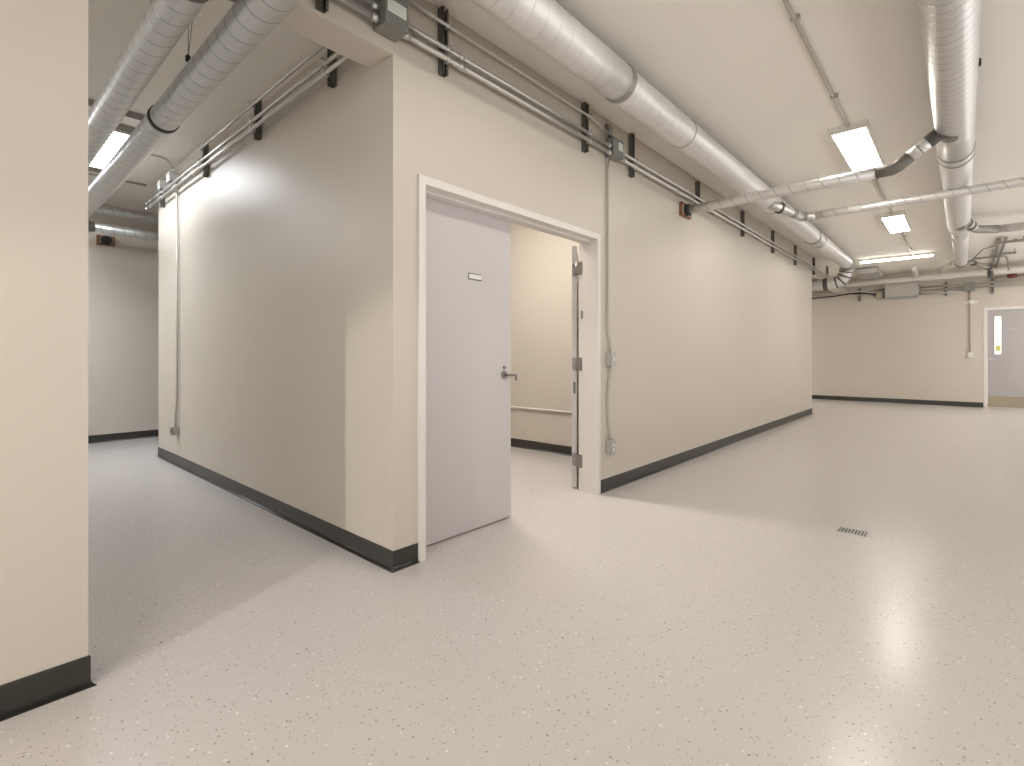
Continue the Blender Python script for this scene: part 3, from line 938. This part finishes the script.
# conduits along the far wall
GF = 'horizontal conduits along the far wall'
for z, r, y0, y1, lab in ((2.90, .017, .845, -3.6, 'upper conduit along the far wall right of the large flat box'), (2.815, .017, .845, -3.6, 'middle conduit along the far wall right of the large flat box'),
                     (2.735, .014, .845, 0.01, 'short lowest conduit right of the large flat box'), (2.91, .016, 6.0, 1.51, 'conduit along the far wall left of the large flat box')):
    conduit('conduit', [(BX - .08, y0, z), (BX - .08, y1, z)], r, lab, GF)
GW = 'strut channels on the far wall'
for y, lab in ((2.06, 'strut channel on the far wall left of the brownish box'), (0.325, 'strut channel on the far wall between the flat box and grey box'), (-.49, 'strut channel on the far wall above the grey door')):
    t = thing('strut_channel', (BX, y, 2.65), lab, 'strut channel', GW)
    channel(MB(), BX, y, 2.65, 3.0, 'x').build('channel', M['fitting'], t)
    for z in (2.90, 2.815):
        MB().tube([(BX - .08, y - .014, z), (BX - .08, y + .014, z)], .024, 14).build('conduit_clamp', M['galv'], t)
t = thing('wall_fixture', (BX, -.13, 2.42), 'small oval white wall fixture below the grey junction box', 'wall fixture')
MB().tube([(BX - .0005, -.13, 2.475), (BX - .05, -.13, 2.475), (BX - .06, -.13, 2.475)], [.052, .052, .035], 24).build('fixture_body', M['plastic'], t)
MB().box(BX - .045, BX - .0005, -.245, -.015, 2.44, 2.505, .01).build('fixture_bracket', M['lamp_frame'], t)
conduit('conduit', [(BX - .03, -.10, 2.738), (BX - .03, -.10, 2.527)], .015, 'short vertical conduit from grey box to the oval wall fixture', None, 0, 'conduit_grey')
conduit('conduit', [(BX - .03, -.105, 2.438), (BX - .03, -.105, 1.295)], .013, 'long vertical conduit down the far wall to the switch by the grey door', None, 0, 'conduit_grey')
t = thing('light_switch', (BX, -.11, 1.15), 'white switch box on the far wall left of the grey door', 'switch')
MB().box(BX - .05, BX - .0005, -.16, -.06, 1.16, 1.29, .004).build('box_body', M['plastic'], t)
MB().box(BX - .064, BX - .049, -.125, -.095, 1.20, 1.25, .003).build('toggle', M['plastic'], t)
# red coupling on the upper conduit
t = thing('pipe_coupling', (BX - .20, -.80, 3.0), 'small dark red fitting on the pipe above the grey door', 'pipe fitting')
MB().tube([(BX - .20, -.72, 3.0), (BX - .20, -.735, 3.0), (BX - .20, -.865, 3.0), (BX - .20, -.88, 3.0)], [.028, .045, .045, .028], 20).build('coupling_body', M['red'], t)
MB().tube([(BX - .20, -.875, 3.0), (BX - .20, -3.6, 3.0)], .016, 14).build('pipe_length', M['fitting'], t)
MB().tube([(BX - .20, -.735, 3.0), (BX - .20, -.55, 3.0), (BX - .01, -.55, 3.0)], .016, 14, .05).build('pipe_length', M['fitting'], t)

# rectangular duct and white pieces behind the strip light
t = thing('rectangular_duct', (14.6, 1.85, 3.1), 'small grey rectangular duct end hung behind the strip light', 'duct')
MB().box(14.5, 15.5, 1.50, 1.93, 3.155, 3.285, .004).build('duct_body', M['boxlight'], t)
rr_ = MB()
for a in ((1.49, 1.94, 3.145, 3.165), (1.49, 1.94, 3.275, 3.295), (1.49, 1.51, 3.165, 3.275), (1.92, 1.94, 3.165, 3.275)):
    rr_.box(14.485, 14.515, *a)
rr_.build('flange', M['fitting'], t)
tag(MB().tube([(14.9, 0.86, 3.31), (14.9, 0.86, 3.2), (15.3, 0.86, 3.2), (15.62, 0.86, 3.13)], .045, 20, .08).build('flexible_pipe', M['plastic']),
    'white bent pipe elbow between the strip light and the far pipe', 'pipe')
t = thing('branch_duct', (14.3, .2, 3.16), 'white slanted branch pipe left of the big duct end', 'duct')
MB().tube([(14.16, 0.05, 3.168), (14.28, 0.2, 3.165), (15.2, 0.42, 3.155)], .055, 24, .1).build('pipe_body', M['plastic'], t)
band('collar', (14.26, 0.18, 3.166), (.6, .7, 0), .064, .06, M['galv'], t)
t = thing('branch_duct', (14.5, -.2, 3.16), 'dark slanted branch pipe right of the big duct end', 'duct')
MB().tube([(14.16, 0.02, 3.168), (14.3, -.12, 3.165), (14.95, -.42, 3.10), (14.95, -.425, 2.92)], .042, 24, .06).build('pipe_body', M['fitting'], t)
band('collar', (14.36, -.148, 3.159), (.65, -.3, -.065), .056, .09, M['sealant'], t)
band('collar', (14.90, -.397, 3.104), (.65, -.3, -.065), .056, .10, M['sealant'], t)
band('end_collar', (14.95, -.425, 2.96), (0, 0, 1), .050, .14, M['sealant'], t)

# trapeze rack with pipes, right of the big duct
for x, lab in ((12.55, 'nearer cross strut of the pipe rack by the far wall'), (13.9, 'further cross strut of the pipe rack by the far wall')):
    t = thing('trapeze_strut', (x, -.6, 3.2), lab, 'strut channel', 'cross struts of the ceiling pipe rack')
    z = 3.235 if x < 13 else 3.225
    y0, y1 = (-.42, -.80) if x < 13 else (-.40, -.76)
    m = MB()
    m.box(x - .02, x + .02, y1, y0, z - .02, z + .0, .002)
    m.box(x - .02, x - .015, y1, y0, z, z + .02)
    m.box(x + .015, x + .02, y1, y0, z, z + .02)
    m.build('channel', M['fitting'], t)
    for y in (y0 - .02, y1 + .02):
        MB().tube([(x, y, z), (x + .0001, y, H - .001)], .006, 8).build('hanger_rod', M['fitting'], t)
GR = 'pipes on the ceiling rack by the far wall'
for y, r, lab in ((-.47, .016, 'leftmost thin pipe on the ceiling rack'), (-.55, .020, 'middle pipe on the ceiling rack')):
    conduit('pipe', [(12.3, y, 3.268), (BX - .001, y, 3.268)], r, lab, GR, .2, 'fitting')
conduit('pipe', [(14.0, -.15, 3.195), (14.0, -.62, 3.195), (15.0, -.70, 3.195), (15.0, -.71, 3.02)], .018, 'thin pipe bending down right of the ceiling rack', GR, .15, 'fitting')
conduit('pipe', [(14.2, -.10, 3.18), (13.4, -.28, 3.28), (13.2, -.44, 3.285)], .010, 'thin pale tube rising from the big duct end to the rack', GR, .12, 'fitting')
conduit('pipe', [(12.6, -.66, 3.265), (12.9, -.85, 3.265), (12.9, -3.6, 3.265)], .018, 'pipe turning right off the ceiling rack', GR, .12, 'fitting')

# ------------------------------------------------------------------ floor drain
t = thing('floor_drain', (4.11, 0.57, 0), 'small slotted metal drain grate set in the floor', 'floor drain')
dcx, dcy = 4.10, 0.565
m = MB()
for a in ((dcx - .055, dcx + .055, dcy - .085, dcy - .078), (dcx - .055, dcx + .055, dcy + .078, dcy + .085), (dcx - .055, dcx - .048, dcy - .078, dcy + .078), (dcx + .048, dcx + .055, dcy - .078, dcy + .078)):
    m.box(*a, 0.0002, 0.004)
for k in range(8):
    y = dcy - .066 + .0188 * k
    m.box(dcx - .048, dcx + .048, y - .0035, y + .0035, 0.0003, 0.0035)
m.box(dcx - .003, dcx + .003, dcy - .078, dcy + .078, 0.0003, 0.0037)
m.build('grate', M['boxlight'], t)
MB().box(dcx - .05, dcx + .05, dcy - .08, dcy + .08, 0.0001, 0.0012).build('drain_pit', M['groove'], t)
